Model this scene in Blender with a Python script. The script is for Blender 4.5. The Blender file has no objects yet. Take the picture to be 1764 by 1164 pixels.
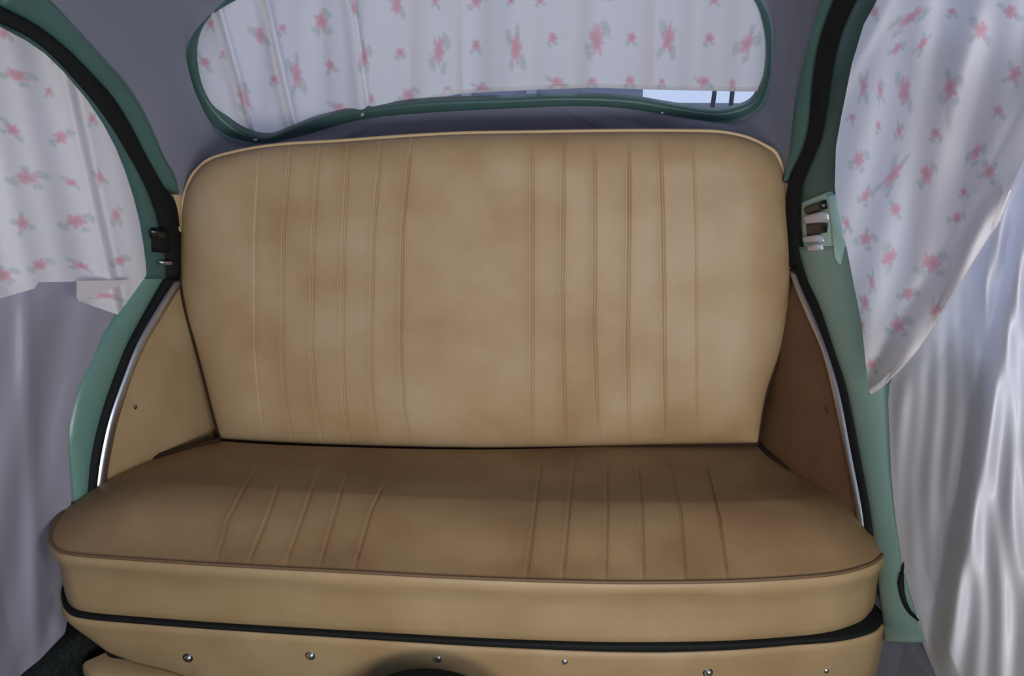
import bpy, math, random
import numpy as np
from mathutils import Vector
random.seed(4); np.random.seed(4)
C = bpy.context.scene
COL = C.collection

# ------------------------------------------------------------ camera, sky, light, exposure
FPX, PITCH, YAW = 1500.0, math.radians(20), math.radians(4)
CAM = np.array([0.18, 0.0, 1.22])
cd = bpy.data.cameras.new('camera'); cam = bpy.data.objects.new('camera', cd); COL.objects.link(cam)
cam.location = CAM; cam.rotation_euler = (math.pi/2-PITCH, 0, YAW)
cd.sensor_width = 36; cd.lens = FPX/1764*36; cd.clip_start = .01
C.camera = cam
C.view_settings.view_transform = 'Standard'; C.view_settings.look = 'None'
C.view_settings.exposure = 0.0; C.view_settings.gamma = 1; C.view_settings.use_curve_mapping = False
w = bpy.data.worlds.new('sky'); C.world = w; w.use_nodes = True
wn = w.node_tree.nodes; bg = wn['Background']
bg.inputs[0].default_value = (.58, .68, .95, 1); bg.inputs[1].default_value = 1.0
def area(name, loc, target, size, sizey, power, col):
    l = bpy.data.lights.new(name, 'AREA'); l.shape = 'RECTANGLE'; l.size = size; l.size_y = sizey
    l.energy = power; l.color = col
    o = bpy.data.objects.new(name, l); COL.objects.link(o); o.location = loc
    o.rotation_euler = (Vector(target)-Vector(loc)).to_track_quat('-Z', 'Y').to_euler()
    return o
area('windscreen_daylight', (.30, -.42, .86), (-.15, 1.6, .70), .6, .3, 13, (1, .95, .90))
area('right_window_daylight', (.64, .12, .90), (-.35, 1.6, .62), .35, .35, 6, (.95, .97, 1))

# ------------------------------------------------------------ pixel -> world helpers
cy, sy, cp, sp = math.cos(YAW), math.sin(YAW), math.cos(PITCH), math.sin(PITCH)
Fv = np.array([-sy*cp, cy*cp, -sp]); Uv = np.array([-sy*sp, cy*sp, cp]); Rv = np.array([cy, sy, 0])
def rays(px, py):
    px = np.asarray(px, float); py = np.asarray(py, float)
    a = (px-882)/FPX; b = -(py-582)/FPX
    return Fv + a[..., None]*Rv + b[..., None]*Uv
def hit(px, py, g, t0=.15, t1=5.):
    d = rays(px, py); lo = np.full(d.shape[:-1], t0); hi = np.full(d.shape[:-1], t1)
    for _ in range(40):
        m = (lo+hi)/2; f = g(CAM + m[..., None]*d)
        lo = np.where(f < 0, m, lo); hi = np.where(f < 0, hi, m)
    return CAM + lo[..., None]*d
def S(p):                                   # half width of the cabin: tapers to the tail and leans in above the belt
    y, z = p[..., 1], p[..., 2]
    return .60 + .25*(1.62-np.clip(y, 1.12, 2.0)) - np.maximum(0, z-.8)*.15
def side(sgn, off=0.):                      # off > 0 : towards the cabin
    return lambda p: sgn*p[..., 0] - (S(p)-off)
def zplane(z): return lambda p: z - p[..., 2]
def yplane(y): return lambda p: p[..., 1] - y
def backp(h=0): return lambda p: p[..., 1] - (1.575 + .12*(p[..., 2]-.42) - h)
def winp(h=0): return lambda p: p[..., 1] - (1.86 - .35*(p[..., 2]-1.0) - h)
def project(P):
    q = np.asarray(P)-CAM; z = q@Fv
    return np.stack([882+FPX*(q@Rv)/z, 582-FPX*(q@Uv)/z], -1)

def spline(pts, n, closed=False):           # Catmull-Rom through the points, resampled evenly
    P = np.asarray(pts, float)
    if closed: Q = np.vstack([P[-1], P, P[0], P[1]])
    else: Q = np.vstack([2*P[0]-P[1], P, 2*P[-1]-P[-2]])
    out = []
    for i in range(1, len(Q)-2):
        t = np.linspace(0, 1, 16, endpoint=False)[:, None]
        a, b, c, d = Q[i-1], Q[i], Q[i+1], Q[i+2]
        out.append(.5*((2*b)+(-a+c)*t+(2*a-5*b+4*c-d)*t*t+(-a+3*b-3*c+d)*t**3))
    out.append(Q[-2][None]); D = np.vstack(out)
    s = np.r_[0, np.cumsum(np.linalg.norm(np.diff(D, axis=0), axis=1))]
    q = np.linspace(0, s[-1], n+1)[:-1] if closed else np.linspace(0, s[-1], n)
    return np.stack([np.interp(q, s, D[:, k]) for k in range(D.shape[1])], -1)

# ------------------------------------------------------------ object helpers
def tag(o, label=None, cat=None, group=None, kind=None):
    if label: o['label'] = label
    if cat: o['category'] = cat
    if group: o['group'] = group
    if kind: o['kind'] = kind
    return o
def empty(name, loc=(0, 0, 0)):
    o = bpy.data.objects.new(name, None); COL.objects.link(o); o.location = loc; o.empty_display_size = .05
    return o
def mesh(name, V, Fc, m, parent=None, smooth=True, col=None, flip=False):
    me = bpy.data.meshes.new(name)
    V = np.asarray(V, float).reshape(-1, 3)
    Fc = [tuple(int(i) for i in (f[::-1] if flip else f)) for f in Fc]
    me.from_pydata([tuple(v) for v in V], [], Fc); me.update()
    if smooth: me.shade_smooth()
    if col is not None:
        a = me.attributes.new('print', 'FLOAT_COLOR', 'POINT')
        c = np.ones((len(V), 4)); c[:, :3] = col.reshape(-1, 3); a.data.foreach_set('color', c.ravel())
    me.materials.append(m)
    o = bpy.data.objects.new(name, me); COL.objects.link(o)
    if parent is not None:
        o.parent = parent
        loc = Vector((0, 0, 0)); q = parent
        while q is not None: loc += q.location; q = q.parent
        o.location = -loc
    return o
def gridf(nr, nc, wrap_c=False, wrap_r=False, base=0):
    r = np.arange(nr if wrap_r else nr-1); c = np.arange(nc if wrap_c else nc-1)
    rr, cc = np.meshgrid(r, c, indexing='ij'); r1 = (rr+1) % nr; c1 = (cc+1) % nc
    return (np.stack([rr*nc+cc, rr*nc+c1, r1*nc+c1, r1*nc+cc], -1).reshape(-1, 4)+base).tolist()
def tube(P, r, n=8, closed=False, sq=(1, 1)):
    P = np.asarray(P, float); N = len(P)
    T = np.gradient(P, axis=0) if not closed else np.roll(P, -1, 0)-np.roll(P, 1, 0)
    T /= np.linalg.norm(T, axis=1)[:, None]+1e-12
    ref = np.array([0, 0, 1.]) if abs(T[:, 2]).mean() < .8 else np.array([0, 1., 0])
    A = np.cross(T, ref); A /= np.linalg.norm(A, axis=1)[:, None]+1e-12; B = np.cross(T, A)
    th = np.linspace(0, 2*math.pi, n, endpoint=False); rr = np.broadcast_to(np.asarray(r, float), (N,))[:, None, None]
    V = P[:, None]+rr*(A[:, None]*np.cos(th)[None, :, None]*sq[0]+B[:, None]*np.sin(th)[None, :, None]*sq[1])
    F_ = gridf(N, n, wrap_c=True, wrap_r=closed)
    if not closed: F_ += [list(range(n))[::-1], [(N-1)*n+i for i in range(n)]]
    return V.reshape(-1, 3), F_
def band(name, A, B, inward, h, th, m, parent=None, closed=False, k=9, pw=.5):
    """a solid strip between the edge curves A and B, arched towards `inward` by h, th thick behind"""
    inward = np.asarray(inward, float); inward = inward/np.linalg.norm(inward, axis=-1, keepdims=True) if inward.ndim > 1 else inward/np.linalg.norm(inward)
    s = np.linspace(0, 1, k); arch = (np.clip(1-(2*s-1)**2, 0, 1))**pw*h
    if inward.ndim == 1: inward = np.broadcast_to(inward, A.shape)
    top = A[:, None]*(1-s)[None, :, None]+B[:, None]*s[None, :, None]+inward[:, None]*arch[None, :, None]
    back = np.stack([B-inward*th, A-inward*th], 1)
    V = np.concatenate([top, back], 1); n = k+2
    F_ = gridf(len(A), n, wrap_c=True, wrap_r=closed)
    if not closed: F_ += [list(range(n))[::-1], [(len(A)-1)*n+i for i in range(n)]]
    return mesh(name, V, F_, m, parent)
def merge(parts):
    V, F_, b = [], [], 0
    for v, f in parts:
        v = np.asarray(v).reshape(-1, 3); V.append(v); F_ += [[i+b for i in q] for q in f]; b += len(v)
    return np.vstack(V), F_
def box(c, s, rz=0, bev=0.):
    import bmesh
    bm = bmesh.new(); bmesh.ops.create_cube(bm, size=1)
    for v in bm.verts: v.co = Vector((v.co.x*s[0], v.co.y*s[1], v.co.z*s[2]))
    if bev: bmesh.ops.bevel(bm, geom=bm.edges[:], offset=bev, segments=2, affect='EDGES', profile=.5)
    ca, sa = math.cos(rz), math.sin(rz)
    bm.verts.ensure_lookup_table()
    V = np.array([[v.co.x*ca-v.co.y*sa+c[0], v.co.x*sa+v.co.y*ca+c[1], v.co.z+c[2]] for v in bm.verts])
    F_ = [[v.index for v in f.verts] for f in bm.faces]; bm.free(); return V, F_

# ------------------------------------------------------------ materials
def mat(name, col, rough=.5, metal=0, spec=.5, sheen=0):
    m = bpy.data.materials.new(name); m.use_nodes = True; b = m.node_tree.nodes['Principled BSDF']
    b.inputs['Base Color'].default_value = (*col, 1); b.inputs['Roughness'].default_value = rough
    b.inputs['Metallic'].default_value = metal; b.inputs['Specular IOR Level'].default_value = spec
    b.inputs['Sheen Weight'].default_value = sheen
    return m
def mottle(m, cols, scale, detail=4, bump=0., bscale=300, stretch=(1, 1, 1)):
    nt = m.node_tree; N = nt.nodes; L = nt.links; b = N['Principled BSDF']
    tc = N.new('ShaderNodeTexCoord'); mp = N.new('ShaderNodeMapping'); mp.inputs['Scale'].default_value = stretch
    no = N.new('ShaderNodeTexNoise'); no.inputs['Scale'].default_value = scale; no.inputs['Detail'].default_value = detail
    r = N.new('ShaderNodeValToRGB'); L.new(tc.outputs['Object'], mp.inputs[0]); L.new(mp.outputs[0], no.inputs[0]); L.new(no.outputs[0], r.inputs[0])
    e = r.color_ramp.elements; e[0].position = .3; e[1].position = .7
    for i in range(len(cols)-2): e.new(.3+.4*(i+1)/(len(cols)-1))
    for i, c in enumerate(cols): e[i].color = (*c, 1)
    L.new(r.outputs[0], b.inputs['Base Color'])
    if bump:
        n2 = N.new('ShaderNodeTexNoise'); n2.inputs['Scale'].default_value = bscale
        bp = N.new('ShaderNodeBump'); bp.inputs['Strength'].default_value = bump; bp.inputs['Distance'].default_value = .002
        L.new(tc.outputs['Object'], n2.inputs[0]); L.new(n2.outputs[0], bp.inputs['Height']); L.new(bp.outputs[0], b.inputs['Normal'])
    return m
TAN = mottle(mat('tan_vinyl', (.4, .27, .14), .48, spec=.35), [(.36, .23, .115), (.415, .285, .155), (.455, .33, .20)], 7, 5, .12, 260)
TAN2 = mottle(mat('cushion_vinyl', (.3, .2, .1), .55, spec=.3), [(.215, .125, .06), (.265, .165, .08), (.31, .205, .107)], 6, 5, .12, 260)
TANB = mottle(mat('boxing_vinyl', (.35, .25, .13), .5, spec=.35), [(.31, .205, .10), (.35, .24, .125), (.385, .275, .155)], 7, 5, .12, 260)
TAN_SHADE = mottle(mat('brown_vinyl', (.2, .1, .05), .5, spec=.3), [(.095, .045, .024), (.15, .08, .042)], 6, 4, .12, 260)  # vinyl darkened to paint in the shade on the right side panel
PIPE_L = mat('cream_piping', (.60, .44, .24), .5)
CREVICE = mat('black_welt', (.035, .018, .011), .8, spec=.1)  # near-black colour for painted-in shade of the seat crevices
PIPE_D = mat('brown_piping', (.14, .08, .04), .6)
GREEN = mottle(mat('green_paint', (.13, .27, .23), .32, spec=.5), [(.115, .24, .21), (.14, .275, .24)], 5, 3)
GREEN_LIT = mottle(mat('faded_green_paint', (.2, .36, .31), .3, spec=.5), [(.20, .345, .31), (.235, .385, .35)], 5, 3)  # same green lightened, brighter light on the right door put into the colour
GREEND = mottle(mat('green_frame_paint', (.09, .2, .175), .4, spec=.5), [(.05, .115, .105), (.07, .15, .135)], 9, 3)
BLACK = mat('black_rubber', (.008, .009, .009), .75, spec=.2)
CARPET = mottle(mat('black_carpet', (.015, .02, .02), .95, spec=.1), [(.010, .013, .013), (.03, .035, .035)], 180, 3, .6, 400)
SCREW = mat('dull_steel', (.36, .36, .38), .4, metal=.9)
ZINC = mat('zinc', (.62, .62, .70), .35, metal=.45)
CHROME = mat('chrome', (.58, .60, .66), .33, metal=1)
DARKM = mat('dark_metal', (.10, .10, .11), .35, metal=1)
HEAD = mottle(mat('headlining', (.2, .2, .27), .9, spec=.15, sheen=.2), [(.215, .22, .285), (.255, .26, .33)], 4, 3, .2, 500)
GREYSILL = mat('grey_sill_vinyl', (.16, .17, .22), .6)
def cloth(name, attr=None, col=(.8, .8, .84), trans=.45, gloss=0., rough=.8, weave=True):
    m = bpy.data.materials.new(name); m.use_nodes = True; nt = m.node_tree; N = nt.nodes; L = nt.links
    b = N['Principled BSDF']; out = N['Material Output']
    b.inputs['Roughness'].default_value = rough; b.inputs['Specular IOR Level'].default_value = gloss
    tr = N.new('ShaderNodeBsdfTranslucent'); mx = N.new('ShaderNodeMixShader'); mx.inputs[0].default_value = trans
    if attr:
        a = N.new('ShaderNodeAttribute'); a.attribute_name = attr; src = a.outputs['Color']
        L.new(src, b.inputs['Base Color']); L.new(src, tr.inputs[0])
    else:
        b.inputs['Base Color'].default_value = (*col, 1); tr.inputs[0].default_value = (*col, 1)
    if weave:
        tc = N.new('ShaderNodeTexCoord'); n2 = N.new('ShaderNodeTexNoise'); n2.inputs['Scale'].default_value = 420
        bp = N.new('ShaderNodeBump'); bp.inputs['Strength'].default_value = .15; bp.inputs['Distance'].default_value = .001
        L.new(tc.outputs['Object'], n2.inputs[0]); L.new(n2.outputs[0], bp.inputs['Height']); L.new(bp.outputs[0], b.inputs['Normal'])
    L.new(b.outputs[0], mx.inputs[1]); L.new(tr.outputs[0], mx.inputs[2]); L.new(mx.outputs[0], out.inputs[0])
    return m
FLORAL = cloth('floral_cotton', 'print', trans=.42)
HEMC = cloth('white_hem_cotton', None, (.76, .72, .73), trans=.35)
SATIN = cloth('white_satin_lining', None, (.80, .79, .84), trans=.38, gloss=.5, rough=.42)
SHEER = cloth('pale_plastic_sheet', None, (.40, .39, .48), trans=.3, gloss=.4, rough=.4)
GLASS = bpy.data.materials.new('window_glass'); GLASS.use_nodes = True
_n = GLASS.node_tree.nodes; _l = GLASS.node_tree.links; _n.remove(_n['Principled BSDF'])
_t = _n.new('ShaderNodeBsdfTransparent'); _t.inputs[0].default_value = (.93, .95, .97, 1); _g = _n.new('ShaderNodeBsdfGlossy'); _g.inputs['Roughness'].default_value = .03
_m = _n.new('ShaderNodeMixShader'); _m.inputs[0].default_value = .06
_l.new(_t.outputs[0], _m.inputs[1]); _l.new(_g.outputs[0], _m.inputs[2]); _l.new(_m.outputs[0], _n['Material Output'].inputs[0])

# ------------------------------------------------------------ traced edges (pixels of the photograph)
WIN_IN = [(337,88),(341,129),(354,163),(375,194),(402,218),(429,231),(463,236),(511,218),(545,206),(613,190),(691,180),(742,175),(810,172),(880,170),(952,167),(1020,167),(1088,171),(1156,182),(1224,192),(1258,190),(1292,178),(1308,156),(1318,130),(1321,85),(1315,41),(1300,2),(1268,-22),(1150,-34),(850,-38),(560,-30),(440,-12),(400,4),(368,24),(346,52)]
WIN_OUT = [(312,105),(320,155),(338,193),(360,223),(386,243),(420,251),(462,251),(538,235),(606,215),(674,204),(735,200),(793,197),(870,193),(930,190),(986,188),(1054,190),(1122,198),(1190,211),(1248,218),(1292,207),(1318,186),(1330,150),(1335,100),(1335,44),(1325,16),(1306,-12),(1272,-42),(1150,-56),(850,-60),(555,-52),(430,-34),(384,0),(345,40),(320,72)]
L_PIL = [(20,-60),(86,0),(129,47),(172,94),(215,142),(249,197),(279,266),(300,305),(306,335)]
L_SEAL_O = [(-120,-30),(-40,-5),(0,13),(56,43),(107,82),(150,124),(189,167),(219,215),(245,266),(275,318),(296,343),(305,385),(309,430),(307,470)]
L_SEAL_I = [(-120,10),(-40,27),(0,43),(43,64),(86,99),(129,146),(167,193),(202,245),(236,300),(258,350),(268,385),(276,420),(280,450),(282,480)]
R_PIL = [(1445,-60),(1419,0),(1397,72),(1381,126),(1372,180),(1366,235),(1362,274),(1354,315)]
R_SEAL_O = [(1475,-70),(1444,0),(1419,72),(1407,144),(1401,217),(1390,260),(1368,307),(1360,361),(1358,420),(1362,462)]
R_SEAL_I = [(1525,-70),(1484,0),(1459,54),(1444,108),(1433,180),(1423,235),(1408,271),(1389,314),(1383,361),(1382,410),(1386,455)]
L_LOW_BO = [(282,478),(253,534),(221,590),(198,645),(174,716),(158,779),(150,839),(146,900)]
L_LOW_BI = [(300,480),(266,530),(234,586),(210,645),(185,716),(171,779),(163,835),(159,900)]
L_LOW_CI = [(312,486),(278,544),(246,598),(222,653),(199,724),(187,779),(180,825),(177,900)]
R_LOW_BO = [(1384,445),(1396,486),(1417,530),(1443,606),(1464,668),(1487,780),(1500,850),(1508,905),(1512,950)]
R_LOW_BI = [(1372,465),(1386,500),(1404,540),(1431,606),(1452,680),(1471,780),(1484,845),(1492,890),(1498,950)]
R_LOW_CI = [(1366,470),(1377,505),(1394,545),(1421,606),(1442,692),(1462,788),(1474,850),(1481,890),(1487,950)]
def edge(pts, g, n=60, closed=False):
    q = spline(pts, n, closed); return hit(q[:, 0], q[:, 1], g)

# ------------------------------------------------------------ shell
# headlining around the rear window: loft from the window frame out to the pillars
pl = edge(L_PIL, side(-1, .012), 40); pr = edge(R_PIL, side(1, .012), 40)
ceil_y = .92
tl, tr_ = pl[0], pr[0]
arc_t = np.linspace(0, 1, 42)[1:-1]
top = np.stack([tl[0]+(tr_[0]-tl[0])*arc_t, np.minimum(tl[1], 1.1)*np.ones(40)-.15*np.sin(math.pi*arc_t), tl[2]+(tr_[2]-tl[2])*arc_t+.10*np.sin(math.pi*arc_t)], -1)
bot = np.stack([np.linspace(pr[-1][0], pl[-1][0], 42)[1:-1], np.full(40, 1.79), np.full(40, .84)], -1)
bl = np.linspace(pr[-1], bot[0], 14)[1:]; br = np.linspace(bot[-1], pl[-1], 14)[:-1]
outer = np.vstack([pl[::-1], top, pr, bl, bot, br])
inner_px = spline(np.array(WIN_IN)*.25+np.array(WIN_OUT)*.75, 400, True)
cen = np.array([830., 110.])
opx = project(outer); oa = np.arctan2(opx[:, 1]-cen[1], (opx[:, 0]-cen[0])*.32)
ia = np.arctan2(inner_px[:, 1]-cen[1], (inner_px[:, 0]-cen[0])*.32)
o_ = np.argsort(ia); ia_s, ipx = ia[o_], inner_px[o_]
ia_e = np.r_[ia_s-2*math.pi, ia_s, ia_s+2*math.pi]; ipx_e = np.vstack([ipx]*3)
ii = np.stack([np.interp(oa, ia_e, ipx_e[:, k]) for k in range(2)], -1)
inner = hit(ii[:, 0], ii[:, 1], winp(.008))
M = 22; t = np.linspace(0, 1, M)
e1 = (np.sin(t*math.pi/2)**.9)[:, None]; e2 = (1-np.cos(t*math.pi/2)**.9)[:, None]
isb = np.concatenate([np.zeros(120), np.linspace(0, 1, len(bl)), np.ones(40), np.linspace(1, 0, len(br))])[None]; e2 = e2*(1-isb)+e1*isb     # quarter-round bend from the window wall into sides and roof
V = np.stack([inner[None, :, k]*(1-e)+outer[None, :, k]*e for k, e in ((0, e1), (1, e2), (2, e1))], -1)
ceilo = mesh('ceiling', V, gridf(M, len(outer), wrap_c=True), HEAD); tag(ceilo, 'grey lavender cloth headlining around the rear window', kind='structure')
# roof panel carried on forward from the headlining's front edge
rp = []
for k, yy in enumerate(np.linspace(0, 1, 14)):
    q = np.vstack([pl[0], top, pr[0]]).copy(); q[:, 1] = q[:, 1]*(1-yy) + (-.45)*yy
    q[:, 2] += .03*math.sin(math.pi*yy); q[:, 0] *= 1+.1*yy; rp.append(q)
rp = np.array(rp); roof = mesh('roof_lining', rp, gridf(14, rp.shape[1]), HEAD, ceilo)

for e in (0, -1):                            # cant rail above each door
    a = rp[:, e]; b = a.copy(); b[:, 2] = np.maximum(1.305, a[:, 2]-.07); b[0] = a[0]; c_ = a.copy(); c_[:, 0] *= 1.05
    mesh('cant_rail', np.stack([a*[.985, 1, 1], b*[1.0, 1, 1], b*[1.04, 1, 1], c_], 0), gridf(4, len(a)), GREEND, ceilo)
# rear bulkhead and floor
mesh('wall_rear', [(-.72, 1.93, .05), (.72, 1.93, .05), (.72, 1.93, .86), (-.72, 1.93, .86), (-.72, 1.95, .05), (.72, 1.95, .05), (.72, 1.95, .86), (-.72, 1.95, .86)],
     [(0, 1, 2, 3), (5, 4, 7, 6), (3, 2, 6, 7), (0, 4, 5, 1), (1, 5, 6, 2), (0, 3, 7, 4)], CARPET, smooth=False)['kind'] = 'structure'
V, F_ = box((0, .72, .07), (1.62, 2.46, .06)); tag(mesh('floor', V, F_, CARPET, smooth=False), kind='structure')
V, F_ = box((0, -.52, .45), (1.6, .06, .8)); tag(mesh('wall_front', V, F_, CARPET, smooth=False), kind='structure')  # unseen bulkhead, added to block low light from the front

for sgn, nm in ((-1, 'left'), (1, 'right')):
    inw = (-sgn, 0, 0)
    # lower body side (structure) on the cabin's curved plan, behind the doors
    ys = np.linspace(-.45, 1.93, 30); zs = np.linspace(.10, .80, 6)
    Y, Z = np.meshgrid(ys, zs, indexing='ij'); P = np.stack([Y*0, Y, Z], -1)
    wallP = P.copy(); wallP[..., 0] = sgn*(S(P)+.03); outP = P.copy(); outP[..., 0] = sgn*(S(P)+.05)
    v1, f1 = wallP.reshape(-1, 3), gridf(30, 6); v2, f2 = outP.reshape(-1, 3), gridf(30, 6)
    wall = mesh('wall_'+nm, *merge([(v1, f1), (v2, f2)]), GREEN); tag(wall, kind='structure')
    g = side(sgn, .0)
    if sgn < 0: PIL, SO, SI, BO, BI, CI = L_PIL, L_SEAL_O, L_SEAL_I, L_LOW_BO, L_LOW_BI, L_LOW_CI
    else: PIL, SO, SI, BO, BI, CI = R_PIL, R_SEAL_O, R_SEAL_I, R_LOW_BO, R_LOW_BI, R_LOW_CI
    # green pillar between the headlining and the seal
    so_up = SO[:-4] if sgn < 0 else SO[:-3]
    A = edge(PIL, side(sgn, .012), 60); B = edge(so_up[2:] if sgn < 0 else so_up, side(sgn, .002), 60)
    band('pillar_trim', A, B, inw, .010, .03, GREEND, wall)
    tag(band('door_seal', edge(SO, g, 80), edge(SI, g, 80), inw, .016, .02, BLACK, wall), 'black rubber seal arching over the door opening')
    tag(band('door_seal', edge(BO, g, 60), edge(BI, g, 60), inw, .010, .02, BLACK, wall), 'black rubber seal below the belt line')
    tag(band('chrome_strip', edge(BI, side(sgn, .004), 60), edge(CI, side(sgn, .004), 60), inw, .009, .02, CHROME, wall), 'chrome bead along the side panel')
    # upholstered quarter panel from the bead back behind the seat
    c = edge(CI, side(sgn, .002), 60)
    c = np.vstack([c, [c[-1][0], c[-1][1]+.01, c[-1][2]-.12]])
    k = 20; s = np.linspace(0, 1, k)
    yend = 1.84; P = np.zeros((len(c), k, 3))
    for i, q in enumerate(c):
        P[i, :, 1] = q[1]+(yend-q[1])*s; P[i, :, 2] = q[2] + s*0
        P[i, :, 0] = 0
    Sv = S(P); arch_b = np.clip((.74-P[..., 2])/.3, 0, 1)*np.clip((P[..., 1]-1.25)/.35, 0, 1)
    P[..., 0] = sgn*(Sv-.002-.012*np.sin(math.pi*np.clip(s*1.4, 0, 1))[None]-.03*arch_b**1.5)
    Pb = P.copy(); Pb[..., 0] += sgn*.015
    qp = mesh('side_panel', *merge([(P, gridf(len(c), k)), (Pb, gridf(len(c), k))]), TANB if sgn < 0 else TAN_SHADE, wall)
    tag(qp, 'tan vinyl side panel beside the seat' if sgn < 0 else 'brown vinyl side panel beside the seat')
    hp = (231, 700) if sgn < 0 else (1428, 706)
    h0 = hit(np.array([hp[0]]), np.array([hp[1]]), side(sgn, .014))[0]
    a = np.linspace(0, math.pi*1.3, 10)
    V, F_ = tube(np.stack([h0[0]+0*a-sgn*.003, h0[1]+.004*np.cos(a), h0[2]-.004*np.sin(a)], -1), .0012, 6)
    mesh('hook', V, F_, DARKM, qp)
    # tan tab between seal and backrest piping, with its pale piping
    tp = [(303,322),(309,318),(316,330),(316,360),(313,396)] if sgn < 0 else [(1356,288),(1353,286),(1349,305),(1349,330),(1352,366)]
    tq = [(303,322),(298,340),(299,360),(303,380),(311,398)] if sgn < 0 else [(1356,288),(1360,305),(1361,325),(1359,345),(1354,366)]
    A = edge(tq, backp(.012), 24); B = edge(tp, backp(.0), 24)
    tb = band('shoulder_tab', A, B, (0, -1, .1), .006, .02, TAN, wall)
    V, F_ = tube(A, .0022, 6); mesh('piping', V, F_, PIPE_L, tb)

# doors: rounded green shut face, window frame arch, glass
def door(n, sgn, GA, GB, WA, WB, lab):
    o = band('door_%d' % n, edge(GA, side(sgn, -.012), 60), edge(GB, side(sgn, -.008), 60), (-sgn, 0, 0), .022 if sgn > 0 else .013, .01, GREEN if sgn < 0 else GREEN_LIT, None, k=15)
    tag(o, lab, kind='structure')
    band('window_frame', edge(WA, side(sgn, -.004), 60), edge(WB, side(sgn, -.004), 60), (-sgn, 0, 0), .010, .02, GREEND, o)
    ys = np.linspace(-.4, 1.55, 16); zs = np.linspace(.82, 1.30, 6)
    Y, Z = np.meshgrid(ys, zs, indexing='ij'); P = np.stack([Y*0, Y, Z], -1); P[..., 0] = sgn*(S(P)+.03)
    mesh('glass', P, gridf(16, 6), GLASS, o)
    P = np.stack([Y*0, Y, .80+(Z-.82)*.05], -1); P[..., 0] = sgn*(S(P)+.045)
    V, F_ = tube(P[:, 0], .014, 10); mesh('waist_rail', V, F_, GREEN, o)
    return o
d1 = door(1, -1, [(290,466),(256,520),(224,580),(200,640),(176,712),(160,779),(152,839),(148,920),(146,990)],
     [(246,466),(205,536),(174,582),(152,626),(130,676),(117,736),(116,780),(122,854),(128,920)],
     [(-120,0),(-40,22),(0,40),(43,62),(86,97),(129,144),(167,190),(204,245),(240,305),(262,355),(274,395),(284,440),(286,480)],
     [(-120,30),(-40,45),(-6,58),(30,72),(70,98),(112,140),(156,192),(188,240),(214,300),(232,356),(240,408),(244,450),(244,480)],
     'green painted left door with curtained window')
d2 = door(2, 1, [(1376,425),(1384,450),(1396,486),(1417,530),(1443,606),(1464,668),(1487,780),(1506,880),(1514,950),(1524,1040),(1530,1106)],
     [(1475,425),(1482,450),(1496,500),(1512,560),(1530,640),(1550,720),(1562,800),(1575,880),(1590,950),(1605,1040),(1625,1106)],
     [(1510,-70),(1474,0),(1449,54),(1436,108),(1427,180),(1417,235),(1402,271),(1382,314),(1378,361)],
     [(1560,-70),(1520,0),(1498,54),(1480,120),(1462,190),(1452,240),(1447,280),(1448,320),(1452,352)],
     'green painted right door with latch and curtained window')
# right latch plate and chrome latch
def P1(px, py, g): return hit(np.array([px], float), np.array([py], float), g)[0]
GREENL = mat('pale_green_paint', (.40, .60, .53), .3)
A = edge([(1380,350),(1380,380),(1382,410),(1388,444)], side(1, .006), 20); B = edge([(1430,330),(1438,370),(1436,410),(1438,440)], side(1, .006), 20)
lp = band('latch_plate', A, B, (-1, 0, 0), .004, .012, GREENL, d2, pw=.25)
A = edge([(1426,338),(1432,370),(1436,410),(1440,440)], side(1, .010), 20); B = edge([(1442,334),(1448,380),(1454,410),(1453,462)], side(1, .004), 20)
band('striker_flange', A, B, (-1, 0, 0), .006, .008, GREENL, d2)
def pxbox(name, quad, off, h, m, par):
    A = edge([quad[0], quad[3]], side(1, off), 4); B = edge([quad[1], quad[2]], side(1, off), 4)
    return band(name, A, B, (-1, 0, 0), h, .006, m, par, k=7, pw=.3)
pxbox('latch_bar', [(1382,374),(1424,364),(1426,382),(1386,386)], .012, .007, ZINC, lp)
pxbox('latch_bar', [(1388,386),(1426,384),(1424,400),(1390,408)], .010, .006, DARKM, lp)
pxbox('latch_bar', [(1382,410),(1414,404),(1418,416),(1384,418)], .012, .007, ZINC, lp)
pxbox('latch_bar', [(1391,425),(1414,420),(1416,430),(1393,433)], .014, .007, ZINC, lp)
V, F_ = tube(np.linspace(P1(1392, 362, side(1, .012)), P1(1422, 352, side(1, .012)), 6), .008, 12); mesh('latch_pin', V, F_, DARKM, lp)
# left latch: dark striker in shade
def lq(name, quad, off, h, m, par):
    A = edge([quad[0], quad[3]], side(-1, off), 4); B = edge([quad[1], quad[2]], side(-1, off), 4)
    return band(name, A, B, (1, 0, 0), h, .006, m, par, k=7, pw=.3)
lk = lq('latch', [(260,392),(286,396),(288,436),(262,434)], .006, .012, BLACK, d1)
lq('latch_bar', [(262,396),(284,402),(284,410),(264,410)], .020, .006, DARKM, lk)
lq('latch_bar', [(276,450),(296,450),(296,456),(278,456)], .018, .006, CHROME, lk)
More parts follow.
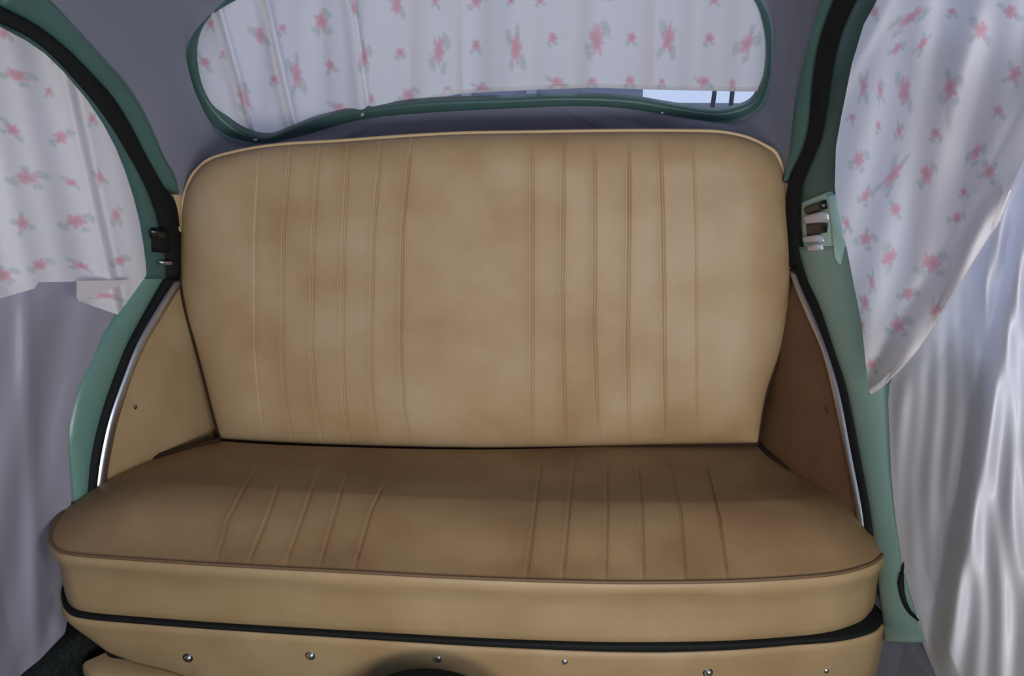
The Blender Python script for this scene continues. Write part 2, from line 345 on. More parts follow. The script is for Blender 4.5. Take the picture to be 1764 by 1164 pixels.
# rubber grommet curve and grey sill at the right foot of the door
q = edge([(1557,968),(1552,1000),(1556,1030),(1566,1052),(1582,1068)], side(1, .012), 24)
V, F_ = tube(q, np.interp(np.arange(24), [0, 8, 15, 23], [.001, .0045, .0035, .0015]), 8, sq=(1, 1.4)); tag(mesh('rubber_buffer', V, F_, BLACK, d2), 'curved black rubber buffer at the foot of the door')
for n, sgn in ((1, -1), (2, 1)):
    zt = P1(1572, 1107, side(1))[2] if sgn > 0 else P1(75, 1128, side(-1))[2]; print('sill', zt)
    zs = [.10, .10, zt-.02, zt, zt]; xs = [.02, -.035, -.035, -.02, .03] if sgn < 0 else [.035, .008, .008, .014, .04]
    ys = np.linspace(-.45, 1.75, 20); Pp = np.zeros((20, 5, 3))
    for j in range(5):
        Pp[:, j, 1] = ys; Pp[:, j, 2] = zs[j] + .0; Pp[:, j, 0] = sgn*(S(Pp[:, j])+xs[j])
    tag(mesh('trim_%d' % n, Pp, gridf(20, 5), GREYSILL if sgn > 0 else CARPET, smooth=False), 'door sill trim', kind='structure')

# rear window: frame, glass
wi = edge(WIN_IN, winp(.004), 240, True); wo = edge(WIN_OUT, winp(-.004), 240, True)
wf = band('window_1', wi, wo, (0, -1, -.35), .006, .02, GREEND, None, True, k=11, pw=.3)
tag(wf, 'green painted frame of the wide rear window', kind='structure')
inn = edge(WIN_OUT, winp(-.05), 120, True); cc = inn.mean(0)
mesh('glass', np.vstack([inn, inn*.5+cc*.5, cc[None]]), gridf(2, 120, wrap_c=True)+[[120+i, 120+(i+1) % 120, 240] for i in range(120)], GLASS, wf)
for px, py in ((437, 241), (1137, 194)):
    c0 = P1(px, py, winp(.018)); V, F_ = tube(np.array([c0, c0+[0.004, -.003, 0], c0+[.008, 0, 0]]), .0022, 8)
    mesh('curtain_clip', V, F_, CHROME, wf)

# ------------------------------------------------------------ seat
def warped(topc, botc, leftc, rightc, creases, nv, per, umid):
    """grid in the photograph's plane: columns run along the creases. v=0 at top curve, 1 at bottom curve"""
    brk = [0]+list(umid)+[1]; u = []; idx = [0]
    for i in range(len(brk)-1):
        n = max(8, int(per*(brk[i+1]-brk[i])))
        s = (1-np.cos(np.linspace(0, math.pi, n+1)))/2; s = .35*np.linspace(0, 1, n+1)+.65*s
        u += list(brk[i]+(brk[i+1]-brk[i])*s)[(0 if i == 0 else 1):]; idx.append(len(u)-1)
    u = np.array(u); v = np.linspace(0, 1, nv); vv = .5*v+.5*(1-np.cos(math.pi*v))/2
    def sm(c, q):
        d = spline(c, 400); return np.stack([np.interp(q, np.linspace(0, 1, 400), d[:, k]) for k in range(2)], -1)
    T, B, L, R = sm(topc, u), sm(botc, u), sm(leftc, vv), sm(rightc, vv)
    U_, V_ = u[None, :, None], vv[:, None, None]
    P = (1-V_)*T[None]+V_*B[None]+(1-U_)*L[:, None]+U_*R[:, None]-((1-U_)*(1-V_)*T[0]+U_*(1-V_)*T[-1]+(1-U_)*V_*B[0]+U_*V_*B[-1])
    D = np.full(P.shape[:2], 1e3)
    for r in range(nv):
        row = P[r].copy(); us = [0.]; xs = [row[0, 0]]
        for i, c in enumerate(creases):
            c = np.array(c); f = row[:, 0]-np.interp(row[:, 1], c[:, 1], c[:, 0])
            us.append(float(np.interp(0, f, u))); xs.append(np.interp(us[-1], u, row[:, 0]))
        us.append(1.); xs.append(row[-1, 0]); u2 = np.interp(u, brk, us)
        P[r] = np.stack([np.interp(u2, u, row[:, k]) for k in range(2)], -1)
        for i in range(len(creases)):
            d = P[r, :, 0]-xs[i+1]; D[r] = np.where(np.abs(d) < np.abs(D[r]), d, D[r])
    return P, D, u, vv, idx
def rim(u, w): d = np.clip(np.minimum(u, 1-u)/w, 0, 1); return np.sqrt(1-(1-d)**2)

bt = [(331,305),(350,283),(385,268),(470,252),(590,244),(700,236),(800,231),(920,229),(1050,227),(1180,227),(1250,230),(1300,243),(1336,264)]
bb = [(380,756),(470,762),(600,768),(720,771),(850,772),(980,769),(1100,766),(1220,764),(1306,763)]
bll = [(331,305),(318,335),(312,390),(312,480),(322,540),(336,590),(352,650),(366,705),(380,756)]
brr = [(1336,264),(1350,300),(1357,360),(1361,440),(1358,520),(1345,600),(1322,670),(1312,720),(1306,763)]
bcre = [[(447,225),(444,280),(437,400),(437,600),(446,700),(458,775)],
        [(500,225),(496,280),(487,400),(484,600),(490,700),(506,775)],
        [(552,225),(546,280),(538,400),(535,600),(542,700),(556,775)],
        [(600,225),(597,280),(591,400),(588,600),(592,700),(602,775)],
        [(656,225),(652,280),(642,400),(637,600),(640,700),(650,775)],
        [(710,225),(703,280),(692,400),(689,600),(694,700),(706,775)],
        [(915,220),(915,780)], [(970,220),(969,300),(967,500),(969,640),(974,780)],
        [(1022,220),(1023,400),(1022,560),(1026,680),(1032,780)],
        [(1082,220),(1082,400),(1079,600),(1083,780)],
        [(1134,220),(1139,330),(1142,500),(1143,620),(1146,780)],
        [(1192,220),(1198,400),(1199,600),(1200,780)]]
umid = [(c[0][0]+c[-1][0])/2 for c in bcre]; umid = [(x-330)/(1330-330) for x in umid]
P, D, u, vv, idx = warped(bt, bb, bll, brr, bcre, 110, 420, umid)
edge_l = np.minimum(np.minimum(P[..., 0]-P[:, :1, 0], P[:, -1:, 0]-P[..., 0])/75., 1)
ex = np.sqrt(np.clip(1-(1-edge_l)**2, 0, 1)); ey = rim(vv, .13)[:, None]
h = .045*np.minimum(ex, 1)*ey**.8
strength = np.where(np.abs(P[..., 0]-437) < 30, .25, 1)*np.where(P[..., 0] > 1175, .3, 1)
def knife(D, s=1.3): return s*(-.0024*np.exp(-((D-2.0)/1.5)**2)+.0026*np.exp(np.minimum(D, 0)/9.)/(1+np.exp(np.clip(D/.55, -30, 30)))-.0013*np.exp(-np.maximum(D, 0)/7.)/(1+np.exp(np.clip(-D/.55, -30, 30))))
U2, V2 = np.meshgrid(u, vv)
wob = .0018*np.sin(P[..., 0]/61+P[..., 1]/83)*np.sin(P[..., 1]/57+1)+.0022*np.sin(P[..., 0]/140+2)*np.sin(P[..., 1]/120)
h = h + (knife(D)*strength+wob)*ex*ey
W = hit(P[..., 0], P[..., 1], backp(h))
W0 = hit(P[..., 0], P[..., 1], backp(0))
bench = empty('bench_seat', (-.04, 1.45, .13))
tag(bench, 'tan vinyl pleated rear bench seat with high backrest and deep cushion', 'bench seat')
ncol = len(u)
def split(W, idx, plain, par, m, pname, names):
    for i in range(len(idx)-1):
        a, b = idx[i], idx[i+1]
        Q = W[:, a:b+1]; nm_ = names.get(i, pname)
        mesh(nm_, Q, gridf(Q.shape[0], Q.shape[1]), m, par, flip=plain)
nmx = {0: 'outer_panel', 6: 'centre_panel', 12: 'outer_panel'}
per = np.vstack([W[0, :], W[1:, -1], W[-1, -2::-1], W[-2:0:-1, 0]])          # perimeter loop
bk = per+np.array([0, .10, -.02]); ce = bk.mean(0)
n = len(per); V = np.concatenate([per, per*.3+bk*.7+np.array([0, 0, 0]), bk, ce[None]])
base = mesh('backrest', V, gridf(3, n, wrap_c=True)+[[2*n+i, 2*n+(i+1) % n, 3*n] for i in range(n)], TAN, bench)
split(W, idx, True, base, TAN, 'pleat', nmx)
rl_ = int(np.argmax(P[:, 0, 1] > 400)); rr0 = int(np.argmax(P[:, -1, 1] > 380))
toploop = np.vstack([W[rl_::-1, 0], W[0, 1:], W[1:rr0, -1]])
tp_ = spline(toploop[::12], 260)+np.array([0, -.001, .002])
V, F_ = tube(tp_, .0036, 8); tag(mesh('piping', V, F_, PIPE_L, base), 'pale cream piping along the top edge')
lowl = np.vstack([W[rl_:, 0], W[-1, 1:], W[-2:rr0:-1, -1]])  # dark tube here paints in the crevice shade below the piping
V, F_ = tube(spline(lowl[::12], 200)+np.array([0, -.0005, 0]), .0042, 8); tag(mesh('piping', V, F_, CREVICE, base), 'dark brown welt round the lower edge')  # no real piping here, stands in for crevice shade

# cushion
ct = [(380,760),(480,766),(600,770),(720,773),(850,774),(980,771),(1100,768),(1220,767),(1308,766)]
cb = [(92,938),(106,949),(140,955),(215,961),(366,971),(549,981),(800,994),(968,1000),(1094,1002),(1253,1000),(1380,993),(1450,985),(1500,970),(1519,955)]
cl = [(380,760),(320,774),(230,803),(165,836),(118,872),(96,900),(89,920),(92,938)]
cr = [(1308,766),(1330,790),(1382,821),(1448,846),(1480,872),(1506,908),(1522,930),(1525,944),(1519,955)]
ccre = [[(480,740),(430,820),(390,895),(372,968),(368,1000)],
        [(520,740),(492,793),(462,883),(427,968),(420,1000)],
        [(575,740),(550,800),(525,875),(490,973),(484,1000)],
        [(620,740),(600,800),(576,879),(549,977),(544,1000)],
        [(700,740),(672,810),(638,879),(609,979),(605,1000)],
        [(935,740),(930,800),(920,878),(905,994),(903,1010)],
        [(991,740),(988,790),(978,878),(967,998),(966,1010)],
        [(1042,740),(1043,790),(1044,878),(1041,998),(1041,1010)],
        [(1094,740),(1098,805),(1103,869),(1107,1000),(1107,1010)],
        [(1140,740),(1151,796),(1170,882),(1179,1001),(1180,1010)],
        [(1200,740),(1215,800),(1237,891),(1252,999),(1253,1010)]]
um = [(c[-2][0]-60)/(1540-60) for c in ccre]
P, D, u, vv, idx = warped(ct, cb, cl, cr, ccre, 110, 420, um)
V_ = vv[:, None]*np.ones_like(u)[None]; U_ = np.ones_like(vv)[:, None]*u[None]
eu = np.clip(np.minimum(P[..., 0]-P[:, :1, 0], P[:, -1:, 0]-P[..., 0])/110., 0, 1); eu = np.sqrt(1-(1-eu)**2)
front = 1-V_; fr = np.clip(front/.55, 0, 1); crest = np.sin(fr*math.pi/2)**1.0
rear = np.clip((V_)/.45, 0, 1)
h = (.046*np.sin(np.clip((1-V_)/.48, 0, 1)*math.pi/2)**1.2*np.clip(V_/.52, 0, 1)**.9)*eu; h = np.maximum(h, 0)
h += .004*np.sin(P[..., 0]/95+1)*np.sin(P[..., 1]/31)*eu*np.sin(math.pi*V_)
strength = np.where(P[..., 0] < 800, np.where(V_ > .45, .8, .25), 1.0)*np.clip(V_*4, 0, 1)
h += knife(D, 1.3)*strength*np.clip(front*12, 0, 1)
W = np.zeros(P.shape[:2]+(3,))
W = hit(P[..., 0], P[..., 1], lambda p: (.42+h)-p[..., 2])
loop = np.vstack([W[:, 0], W[-1, 1:], W[-2::-1, -1]])                     # rear left corner round the front to rear right corner
loop = spline(loop[::8].tolist()+[loop[-1].tolist()], 420); loop[:, 2] = .42
tn = np.gradient(loop, axis=0); tn[:, 2] = 0; tn /= np.linalg.norm(tn, axis=1)[:, None]
nrm = np.stack([tn[:, 1], -tn[:, 0], tn[:, 2]*0], -1)                       # outward (to the front for a left to right run)
if nrm[210][1] > 0: nrm = -nrm
for _ in range(30): nrm = (np.roll(nrm, 1, 0)+nrm+np.roll(nrm, -1, 0))/3; 
nrm[:, 2] = 0; nrm[:15] = nrm[15]; nrm[-15:] = nrm[-15-1]; nrm /= np.linalg.norm(nrm, axis=1)[:, None]
lx = project(loop)[:, 0]
def sweep(prof, zscale=None, extra=None):
    out = []
    for i, (off, dz) in enumerate(prof):
        q = loop+nrm*((off+(0 if extra is None else extra))[:, None] if extra is not None else off)
        q[:, 2] += dz*(1 if zscale is None else zscale); out.append(q)
    return np.array(out)
wv = .0012*np.sin(np.arange(420)/9.)+.001*np.sin(np.arange(420)/23.)
ps = np.linspace(0, 1, 16)
prof = [(0, 0), (.004, -.005), (.006, -.012), (.004, -.022), (-.002, -.036), (-.004, -.055), (-.003, -.08), (-.002, -.100), (-.003, -.113), (-.006, -.117), (-.05, -.119)]
B_ = sweep(prof, extra=wv*0); B_[3:8] += nrm[None]*wv[None, :, None]
cush = mesh('cushion', B_, gridf(len(prof), 420), TANB, bench)
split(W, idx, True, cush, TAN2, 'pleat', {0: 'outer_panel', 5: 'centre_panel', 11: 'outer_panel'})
V, F_ = tube(loop+nrm*.002+np.array([0, 0, .0005]), .0027, 8); tag(mesh('piping', V, F_, PIPE_D, cush), 'dark brown seam piping round the cushion edge')
rs = [W[:int(110*.62), 0], W[:int(110*.62), -1]]  # dark tubes paint in the shade between cushion and side panels
for q in rs:
    V, F_ = tube(spline(q[::8], 60)+np.array([0, 0, .003]), .0062, 8); tag(mesh('welt', V, F_, CREVICE, cush), 'dark welt tucked against the side panel')
# underside closes the cushion
und = B_[-1]; V = np.vstack([und, und.mean(0)[None]]); mesh('underside', V, [[i, i+1, 420] for i in range(419)], CARPET, cush)

# base: valance with screws under the cushion
rg = np.clip((lx-1380)/130, 0, 1); ex_ = .004+.016*rg**1.5
gapw = .1175+np.interp(lx, [90, 400, 900, 1150, 1500], [.005, .005, .008, .011, .006])
drop = np.interp(lx, [95, 105, 125, 150, 200, 250, 300, 340], [.03, .036, .052, .072, .090, .099, .115, .19])
z0 = .42-gapw
rows = []
for off, f in ((-.004, .001), (0, -.001), (.003, .001), (.004, .012)):
    q = loop+nrm*(off+ex_)[:, None]; q[:, 2] = z0-f; rows.append(q)
for k in np.linspace(.1, 1, 12):
    q = loop+nrm*(ex_+.003-.012*k**2)[:, None]; q[:, 2] = z0-.012-(drop-.012)*k; rows.append(q)
q = rows[-1]-nrm*.012; rows.append(q)
R_ = np.array(rows); keep = slice(8, 412)
bs = mesh('seat_base', R_[:, keep], gridf(len(rows), R_[:, keep].shape[1]), TANB, bench)
gp = []  # black band paints in the shade of the gap under the cushion
for off, f in ((-.05, 0), (-.002, 0), (.001, .002), (.001, .5), (.001, .9), (-.002, 1.3)):
    q = loop+nrm*(off+ex_*.9)[:, None]; q[:, 2] = .42-.1155-(gapw-.1155)*f; gp.append(q)
gp = np.array(gp); tag(mesh('gap_strip', gp, gridf(6, 420), BLACK, bs), 'black shadowed rubber strip between cushion and base')
core = []
for dz in (.12, .20, .36-.06):
    q = loop-nrm*.045; q[:, 2] = .42-dz-.004; core.append(q)
core = np.array(core); mesh('frame', core, gridf(3, 420), BLACK, bs)
lw = []
for off, dz in ((-.05, .238), (-.012, .240), (-.006, .245), (-.004, .26), (-.008, .30)):
    q = loop+nrm*off; q[:, 2] = .42-dz-.004; lw.append(q)
lw = np.array(lw)[:, 84:412]
mesh('lower_roll', lw, gridf(5, lw.shape[1]), TANB, bs)
LX = lx
for px, py in ((325,1133),(536,1129),(755,1133),(973,1138),(1221,1158),(1423,1154)):
    i0 = 60+int(np.argmin(np.abs(LX[60:360]-px))); n3 = nrm[i0]
    pl0 = loop[i0]+n3*(ex_[i0]+.002); cs = P1(px, py, lambda p: (pl0-p)@n3)
    a = np.linspace(0, 2*math.pi, 14, endpoint=False); t3 = np.array([-n3[1], n3[0], 0]); up = np.array([0, 0, 1.])
    rr = [(.0068, -.003), (.0068, .001), (.0045, .0035), (.002, .0045)]
    V = np.array([[cs+n3*d_+r_*.8*(t3*math.cos(q)+up*math.sin(q)) for q in a] for r_, d_ in rr[1:]])
    F_ = gridf(3, 14, wrap_c=True)+[[28+i for i in range(14)]]
    s_ = mesh('screw', V*1.0, F_, SCREW, bs)
    V = np.array([[cs+n3*d_+r_*(t3*math.cos(q)+up*math.sin(q)) for q in a] for r_, d_ in ((.0085, -.002), (.0082, .0008), (.006, .0014))])
    mesh('washer', V-t3*.0015, gridf(3, 14, wrap_c=True), DARKM, bs)
# tunnel hump in the floor in front of the seat
ap = P1(742, 1151, yplane(1.04)); xs = np.linspace(-.13, .13, 24)
Yt = np.linspace(.2, 1.04, 8); V = np.array([[(ap[0]+x+(y-1.04)*.15, y, max(.1, ap[2]-.115+math.sqrt(max(0, .115**2-x*x*.8)))) for x in xs] for y in Yt])
endc = len(Yt)*24; V = np.vstack([V.reshape(-1, 3), [[ap[0], 1.04, .10]]])
Fh = gridf(8, 24)+[[7*24+i, 7*24+i+1, endc] for i in range(23)]
tag(mesh('floor_tunnel', V, Fh, CARPET), 'black carpeted hump of the floor tunnel in front of the seat', kind='structure')

# ------------------------------------------------------------ curtains
WHITE = np.array([.86, .835, .85])
def vnoise(x, y, s):
    return np.sin(x*s*1.7+np.sin(y*s*1.3+1)*2)*np.sin(y*s*1.9+np.sin(x*s*1.1)*2)
def paint(X, Y, flowers, base=WHITE):
    c = np.ones(X.shape+(3,))*base
    for k, f in enumerate(flowers):
        fx, fy, rw, rh = f[:4]; rot = math.radians(f[4]) if len(f) > 4 else 0
        big = max(rw, rh) > 11; ca, sa = math.cos(rot), math.sin(rot)
        near = (np.abs(X-fx) < 60) & (np.abs(Y-fy) < 60)
        if not near.any(): continue
        dx, dy = X-fx, Y-fy; u_ = (dx*ca+dy*sa)/rw; v_ = (-dx*sa+dy*ca)/rh
        lv = [(-1.3, -.7, .6, .35, .6), (1.2, .9, .55, .35, .7), (-.9, 1.2, .4, .3, -.5), (.3, -1.25, .4, .3, 1.4)] if big else [(-.8, 1.3, .55, .35, .8), (.9, 1.1, .4, .3, -.7)]
        for (a, b, la, lb, lr) in lv[:2+(k % 3)]:
            if k % 2: a = -a
            a *= .85; b *= .85; la *= 1.25; lb *= 1.3
            p_, q_ = (u_-a), (v_-b); cr_, sr = math.cos(lr), math.sin(lr); e = ((p_*cr_+q_*sr)/la)**2+((-p_*sr+q_*cr_)/lb)**2
            mm = np.clip(1.3-e+.5*vnoise(dx/5., dy/5.+k, 1.), 0, 1)*.42*near; c = c*(1-mm[..., None])+np.array([.34, .50, .42])*mm[..., None]
        r = np.sqrt(u_**2+v_**2); th = np.arctan2(v_, u_)
        lim = .95+.10*np.sin(5*th+k)+.09*np.sin(8*th+2*k)+.12*vnoise(dx/6.+k, dy/6., 1.); mm = np.clip((lim-r)*2.4+.15, 0, 1)*near
        tone = .5+.5*vnoise(u_+k, v_, 3.1); pink = np.array([.80, .40, .46])*(1-tone[..., None]*.5)+np.array([.86, .62, .68])*tone[..., None]*.5
        core_ = np.clip(1-r*1.8, 0, 1)[..., None]; pink = pink*(1-core_*.6)+np.array([.72, .22, .30])*core_*.6
        mm = mm*.82; c = c*(1-mm[..., None])+pink*mm[..., None]
    return c
# rear window curtain
RF = [(447,61,10,18,-15),(553,37,12,19,-15),(511,129,10,27,-5),(419,167,9,25,-22),(353,107,13,9,30),(628,99,8,20),(683,8,10,20),(756,88,11,28),(889,84,11,29),(1028,68,14,30),(1151,66,12,28,12),(1287,75,12,24,28),
      (584,184,13,9),(703,163,12,13),(829,150,12,6),(820,2,11,13),(959,141,13,9),(1085,139,9,10),(1212,141,12,10),(1262,144,6,10),
      (487,48,7,9),(569,112,9,11,-20),(472,136,8,8),(384,92,5,7),(689,90,9,9),(820,78,9,11),(952,65,8,11),(1088,65,9,10),(1222,66,9,10),(363,41,6,9),(610,13,5,14),(1020,139,8,7),(1140,141,6,8),(750,2,7,9),(930,2,9,6),(1230,2,9,6),(770,152,8,4),(640,170,6,9),(880,2,6,5),(1060,-6,12,6)]
nx, ny = 470, 120
xs = np.linspace(318, 1335, nx)
bot_y = np.interp(xs, [318, 463, 520, 600, 700, 742, 790, 850, 920, 980, 1020, 1150, 1335], [262, 262, 234, 206, 186, 172, 162, 158, 155, 152.5, 151, 155, 158.5])
top_y = np.interp(xs, [318, 330, 345, 368, 400, 440, 600, 1150, 1270, 1310, 1325, 1335], [100, 70, 48, 20, -6, -24, -44, -48, -36, -10, 20, 50]); tt = np.linspace(0, 1, ny)
X = np.repeat(xs[None], ny, 0); Y = top_y[None]*(1-tt[:, None])+bot_y[None]*tt[:, None]
def foldx(X, Y):
    f = .0085*np.sin(X/19.+.6*np.sin(Y/90)+1.2*np.sin(X/160))+.0022*np.sin(X/8.3+1+Y/200)+.013*np.sin(X/47.+.5)
    for x0, x1, w_, a_ in ((458, 512, 9, .011), (372, 440, 11, .010), (608, 640, 8, .006)):      # deep folds fanning to the left corner
        xc = x0+(x1-x0)*(Y/240.)**1.0; f += a_*(.8*np.exp(-((X-xc+12)/w_)**2)-1.9*np.exp(-((X-xc-2)/(w_*.55))**2))
    return f
# bunched cloth reads as folds of about 6 mm
h = foldx(X, Y)
V = hit(X, Y, lambda p: p[..., 1]-(1.86-.35*(p[..., 2]-1.0)+.022-h))
rc = mesh('window_curtain', V, gridf(ny, nx), FLORAL, col=paint(X, Y, RF))
tag(rc, 'white rose print curtain gathered across the rear window', 'curtain')
for x0, x1, w_, dep in ((452, 507, 11, .004), (366, 436, 13, .004), (604, 636, 9, .005), (560, 585, 12, .012), (716, 722, 18, .013), (790, 794, 9, .010), (848, 850, 15, .013), (930, 926, 10, .011), (1000, 998, 9, .012), (1118, 1116, 22, .015), (1192, 1186, 12, .012), (1262, 1246, 26, .014)):
    fy = np.linspace(-40, 262, 40); fw = np.linspace(-.5, .5, 8)*w_; xc = x0+(x1-x0)*(fy/240.)
    FX = xc[:, None]+fw[None]; yb = np.interp(FX, xs, bot_y)-4; FY = np.minimum(np.repeat(fy[:, None], 8, 1), yb)
    Vf = hit(FX, FY, lambda p: p[..., 1]-(1.86-.35*(p[..., 2]-1.0)+.030+dep))
    mesh('fold', Vf, gridf(40, 8), HEMC, rc)       # cloth doubled back behind the gathers
hb = V[-1]; hem = []
for o in (0, 3, 6, 8): hem.append(hit(xs, bot_y-o, lambda p: p[..., 1]-(1.86-.35*(p[..., 2]-1.0)+.020-h[-1]-(.002 if 0 < o < 8 else 0))))
mesh('hem', np.array(hem), gridf(4, nx), FLORAL, rc, col=paint(np.repeat(xs[None], 4, 0), bot_y[None]-np.array([0, 3, 6, 8.])[:, None], RF))

# left door curtain
LF = [(7,57,11,12),(28,129,24,11,20),(84,157,8,8),(105,236,14,13),(22,224,18,10,30),(47,306,24,13,8),(122,314,12,8,10),(131,381,21,13,5),(39,385,12,14,-20),(69,456,15,11),(139,457,17,7,15),(6,474,17,12),(159,204,8,10),(200,371,8,15,-10),(172,305,7,13,-20),(206,449,12,9),(182,509,24,6,5),(-60,120,20,12),(-50,260,22,13),(-70,360,20,12),(-60,460,18,12),(-90,60,18,10),(-20,340,10,8),(95,100,8,9)]
ltop = [(-320,20),(-200,30),(-100,30),(-40,38),(0,46),(45,70),(77,92),(110,124),(150,172),(178,214),(200,256),(216,296),(230,340),(240,380),(247,420),(252,462)]
lbot = [(-320,530),(0,514),(59,497),(66,486),(132,485),(137,518),(160,527),(203,542),(228,508),(252,474)]
nx, ny = 230, 190
xs = np.r_[np.linspace(-320, -40, 40)[:-1], np.linspace(-40, 252, nx-39)]
lt, lb_ = np.array(ltop), np.array(lbot)
ty, by = np.interp(xs, lt[:, 0], lt[:, 1]), np.interp(xs, lb_[:, 0], lb_[:, 1]); tt = np.linspace(0, 1, ny)
X = np.repeat(xs[None], ny, 0); Y = ty[None]*(1-tt[:, None])+by[None]*tt[:, None]
def lfold(X, Y):
    xi = X-(Y-300)*.22
    return .006*np.sin(xi/24.)+.004*np.sin(xi/11.+1)+.007*np.exp(-((xi-150)/9)**2)-.005*np.exp(-((xi-163)/6)**2)
V = hit(X, Y, lambda p: -p[..., 0]-(S(p)-.034-lfold(X, Y)))
lc = mesh('door_curtain', V, gridf(ny, nx), FLORAL, col=paint(X, Y, LF)); tag(lc, 'white rose print curtain over the left door window, hem corner turned up', 'curtain', 'rose print side curtains')
fl = hit(*np.meshgrid(np.linspace(130, 250, 40), np.linspace(0, 1, 12)), side(-1)) if False else None
fx = np.linspace(132, 222, 40); f0 = np.interp(fx, [132, 222], [484, 482]); f1 = np.interp(fx, [132, 136, 222], [512, 519, 485]); tt = np.linspace(0, 1, 10)
FX = np.repeat(fx[None], 10, 0); FY = f0[None]*(1-tt[:, None])+f1[None]*tt[:, None]
V = hit(FX, FY, side(-1, .052)); mesh('turned_hem', V, gridf(10, 40), HEMC, lc)

# right door curtain
RFR = [(1506,20,8,12,20),(1569,30,9,34,52),(1589,76,6,18,38),(1545,83,6,16,35),(1690,52,14,18,15),(1637,152,14,22),(1558,157,11,29,6),(1516,155,5,19,-8),(1488,150,7,22,8),(1468,202,8,8,30),(1513,216,5,10),(1549,225,6,12),(1612,229,11,11),(1479,274,11,17,10),(1538,301,10,30,35),(1596,300,12,20,-5),(1748,128,12,16,30),(1491,337,8,14,25),(1543,361,10,13,20),(1682,262,8,18,30),(1704,296,12,14,30),(1648,375,10,12,20),(1459,385,6,14),(1491,411,13,14,20),(1532,443,12,20,40),(1604,452,19,18),(1502,486,5,15),(1564,506,12,12,20),(1490,522,7,14),(1547,560,15,14),(1611,534,10,14,40),(1502,628,10,12),(1640,20,10,8),(1720,190,10,10),(1660,330,8,8),(1486,560,4,10),(1740,20,14,14)]
rle = [(1540,-80),(1515,-10),(1507,8),(1488,42),(1467,112),(1449,202),(1440,253),(1438,325),(1444,361),(1453,405),(1458,424),(1470,486),(1484,555),(1490,613),(1497,679)]
rre = [(1990,-80),(1960,60),(1900,140),(1830,200),(1770,262),(1738,330),(1716,385),(1703,405),(1679,444),(1628,527),(1580,602),(1525,660),(1501,681)]
nx, ny = 190, 300
rl, rr_ = np.array(rle), np.array(rre); ys = np.linspace(-80, 679, ny); tt = np.linspace(0, 1, nx)**.9
lx_, rx_ = np.interp(ys, rl[:, 1], rl[:, 0]), np.interp(ys, rr_[:, 1], rr_[:, 0])
X = lx_[:, None]*(1-tt[None])+rx_[:, None]*tt[None]; Y = np.repeat(ys[:, None], nx, 1)
# distance to the diagonal drape line (1764,200)-(1500,650)
dl_ = ((X-1764)*(650-200)-(Y-200)*(1500-1764))/math.hypot(450, 264)
def rfold(X, Y):
    f = .005*np.sin((X+Y*.35)/19.)*np.clip((400-Y)/300, 0, 1)+.004*np.sin(X/12.+Y/60)
    f += .007*np.sin((X*.86+Y*.5)/33.+1)*np.clip((X-1500)/120, 0, 1)
    f += .016*np.exp(-((dl_-34)/26)**2)-.008*np.exp(-((dl_+4)/14)**2)
    f += .012*np.exp(-((X-1500-(60-Y)*.5)/14)**2)*np.exp(-((Y-90)/80)**2)
    return f
V = hit(X, Y, lambda p: p[..., 0]-(S(p)-.038-rfold(X, Y)))
rcx = mesh('door_curtain', V, gridf(ny, nx), FLORAL, col=paint(X, Y, RFR)); tag(rcx, 'white rose print curtain draped diagonally at the right door window', 'curtain', 'rose print side curtains')
q = spline([(1499,680),(1525,661),(1580,603),(1628,528),(1679,445),(1703,406),(1718,384),(1740,328)], 160); qi = spline([(1500,668),(1522,650),(1572,594),(1619,520),(1669,438),(1693,399),(1708,376),(1730,322)], 160)
hA = hit(q[:, 0], q[:, 1], side(1, .050)); hB = hit(qi[:, 0], qi[:, 1], side(1, .052))
hA += np.stack([-.0004*(np.sin(np.arange(160)*1.3)+1), np.zeros(160), np.zeros(160)], -1)
band('hem', hA, hB, (-1, 0, 0), .003, .002, HEMC, rcx, k=6)

# right white lining sheet
sle = [(1600,60),(1592,520),(1566,612),(1545,640),(1532,661),(1530,692),(1532,743),(1535,813),(1542,889),(1555,978),(1575,1044),(1590,1110),(1613,1164),(1640,1230)]
sl = np.array(sle); nx, ny = 260, 160; ys = np.linspace(60, 1230, ny); l_ = np.interp(ys, sl[:, 1], sl[:, 0]); tt = np.linspace(0, 1, nx)
X = l_[:, None]*(1-tt[None])+2080*tt[None]; Y = np.repeat(ys[:, None], nx, 1)
def sfold(X, Y):
    a = X-(Y-700)*(.10)*(X-1640)/200.
    f =   .007*np.sin(a/29.+.9*np.sin(Y/140.)+X/300.)+.0032*np.sin(a/11.5+Y/130.+1+1.5*np.sin(X/70.))+.0016*np.sin(a/5.1+.9*np.sin(Y/60.))
    f += .020*np.exp(-((X-1712+(Y-700)*.20)/20)**2)-.014*np.exp(-((X-1680+(Y-700)*.20)/16)**2)+.0018*np.sin(Y/95.+X/14.)*np.clip((X-1660)/60, 0, 1)
    for a0, b0, c0 in ((37, 161, .0026), (23, 120, .0022), (47, 60, .0014), (13, 190, .0016)): f += c0*np.sin(X/a0*1.3+Y/b0+2.*np.sin(Y/(b0*2.1)+X/90.))
    hy = np.interp(X, rr_[::-1, 0], rr_[::-1, 1])
    return f*np.clip((X-l_[:, None])/40, .15, 1)*np.clip((Y-hy)/70, .15, 1)
V = hit(X, Y, lambda p: p[..., 0]-(S(p)-.012-sfold(X, Y)))
sh = mesh('lining_sheet', V, gridf(ny, nx), SATIN); tag(sh, 'shiny white creased sheet hanging down the right door', 'sheet')
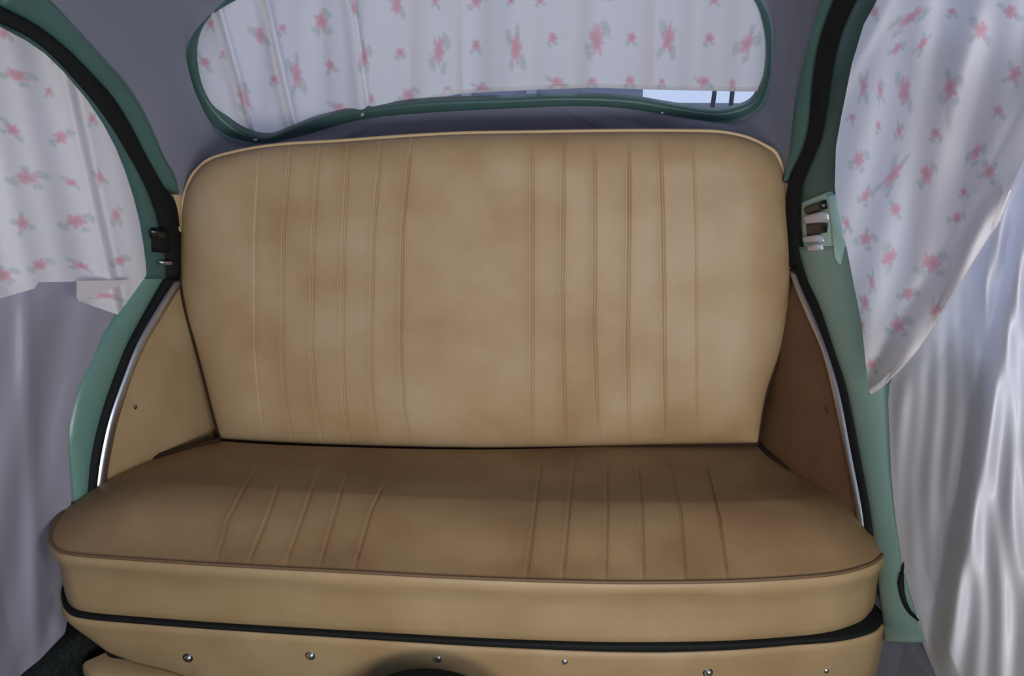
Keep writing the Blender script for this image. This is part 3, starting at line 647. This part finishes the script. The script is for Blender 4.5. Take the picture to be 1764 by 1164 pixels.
# left pale sheet
sre = [(245,440),(225,490),(205,530),(174,582),(160,618),(134,669),(119,736),(118,775),(124,854),(112,960),(122,1040),(112,1090),(78,1126),(40,1166),(-20,1230)]
sr_ = np.array(sre); nx, ny = 160, 150; ys = np.linspace(472, 1230, ny); r_ = np.interp(ys, sr_[:, 1], sr_[:, 0]); tt = np.linspace(0, 1, nx)
X = r_[:, None]*(1-tt[None])-330*tt[None]; Y = np.repeat(ys[:, None], nx, 1)
def s2(X, Y):
    a = X+(Y-600)*.12
    return (.010*np.sin(a/31.+1)+.005*np.sin(a/13.+Y/170)+.012*np.exp(-((a-45+(Y-600)*-.16)/16)**2))*np.clip((r_[:, None]-X)/30, .1, 1)
V = hit(X, Y, lambda p: -p[..., 0]-(S(p)-.003-.7*s2(X, Y)))
s2o = mesh('lining_sheet', V, gridf(ny, nx)[:], SHEER); tag(s2o, 'dull mauve white sheet hanging down the left door', 'sheet')

# ------------------------------------------------------------ outside, behind the rear window
V, F_ = box((-2.4, .5, .9), (.2, 5, 3.2)); tag(mesh('wall_outside', V, F_, mat('plaster', (.42, .38, .36), .9), smooth=False), 'plain garden wall beside the parked car', kind='structure')  # out of view, added to cut the daylight behind the left curtain
WALLG = mottle(mat('grey_render', (.22, .22, .27), .9), [(.30, .30, .36), (.38, .38, .45)], 2)
bd = empty('building', (-3.2, 9, -.6)); tag(bd, 'plain grey building seen through the gap under the rear curtain', 'building')
V, F_ = box((-3.725, 9.3, 1.2), (9.15, .6, 3.6)); mesh('wall', V, F_, WALLG, bd, False)
for x in (-2.3, -1.55, -.9, -.25): V, F_ = box((x, 8.95, 1.2), (.10, .12, 3.6)); mesh('pilaster', V, F_, mat('pale_render', (.5, .5, .55), .8), bd, False)
for x0, x1 in ((1.32, 1.52), (1.52, 1.60)):
    V, F_ = tube(np.linspace([x0, 8, -.6], [x1, 8, 2.6], 5), .02, 8); tag(mesh('pole', V, F_, DARKM), 'thin dark pole outside the rear window, '+('left one of the pair' if x0 < 1.5 else 'right one nearer the window corner'), 'pole', 'poles outside the rear window')
V, F_ = box((0, 12, -.65), (40, 19, .1)); tag(mesh('ground', V, F_, mat('asphalt', (.18, .18, .2), .9), smooth=False), kind='structure')
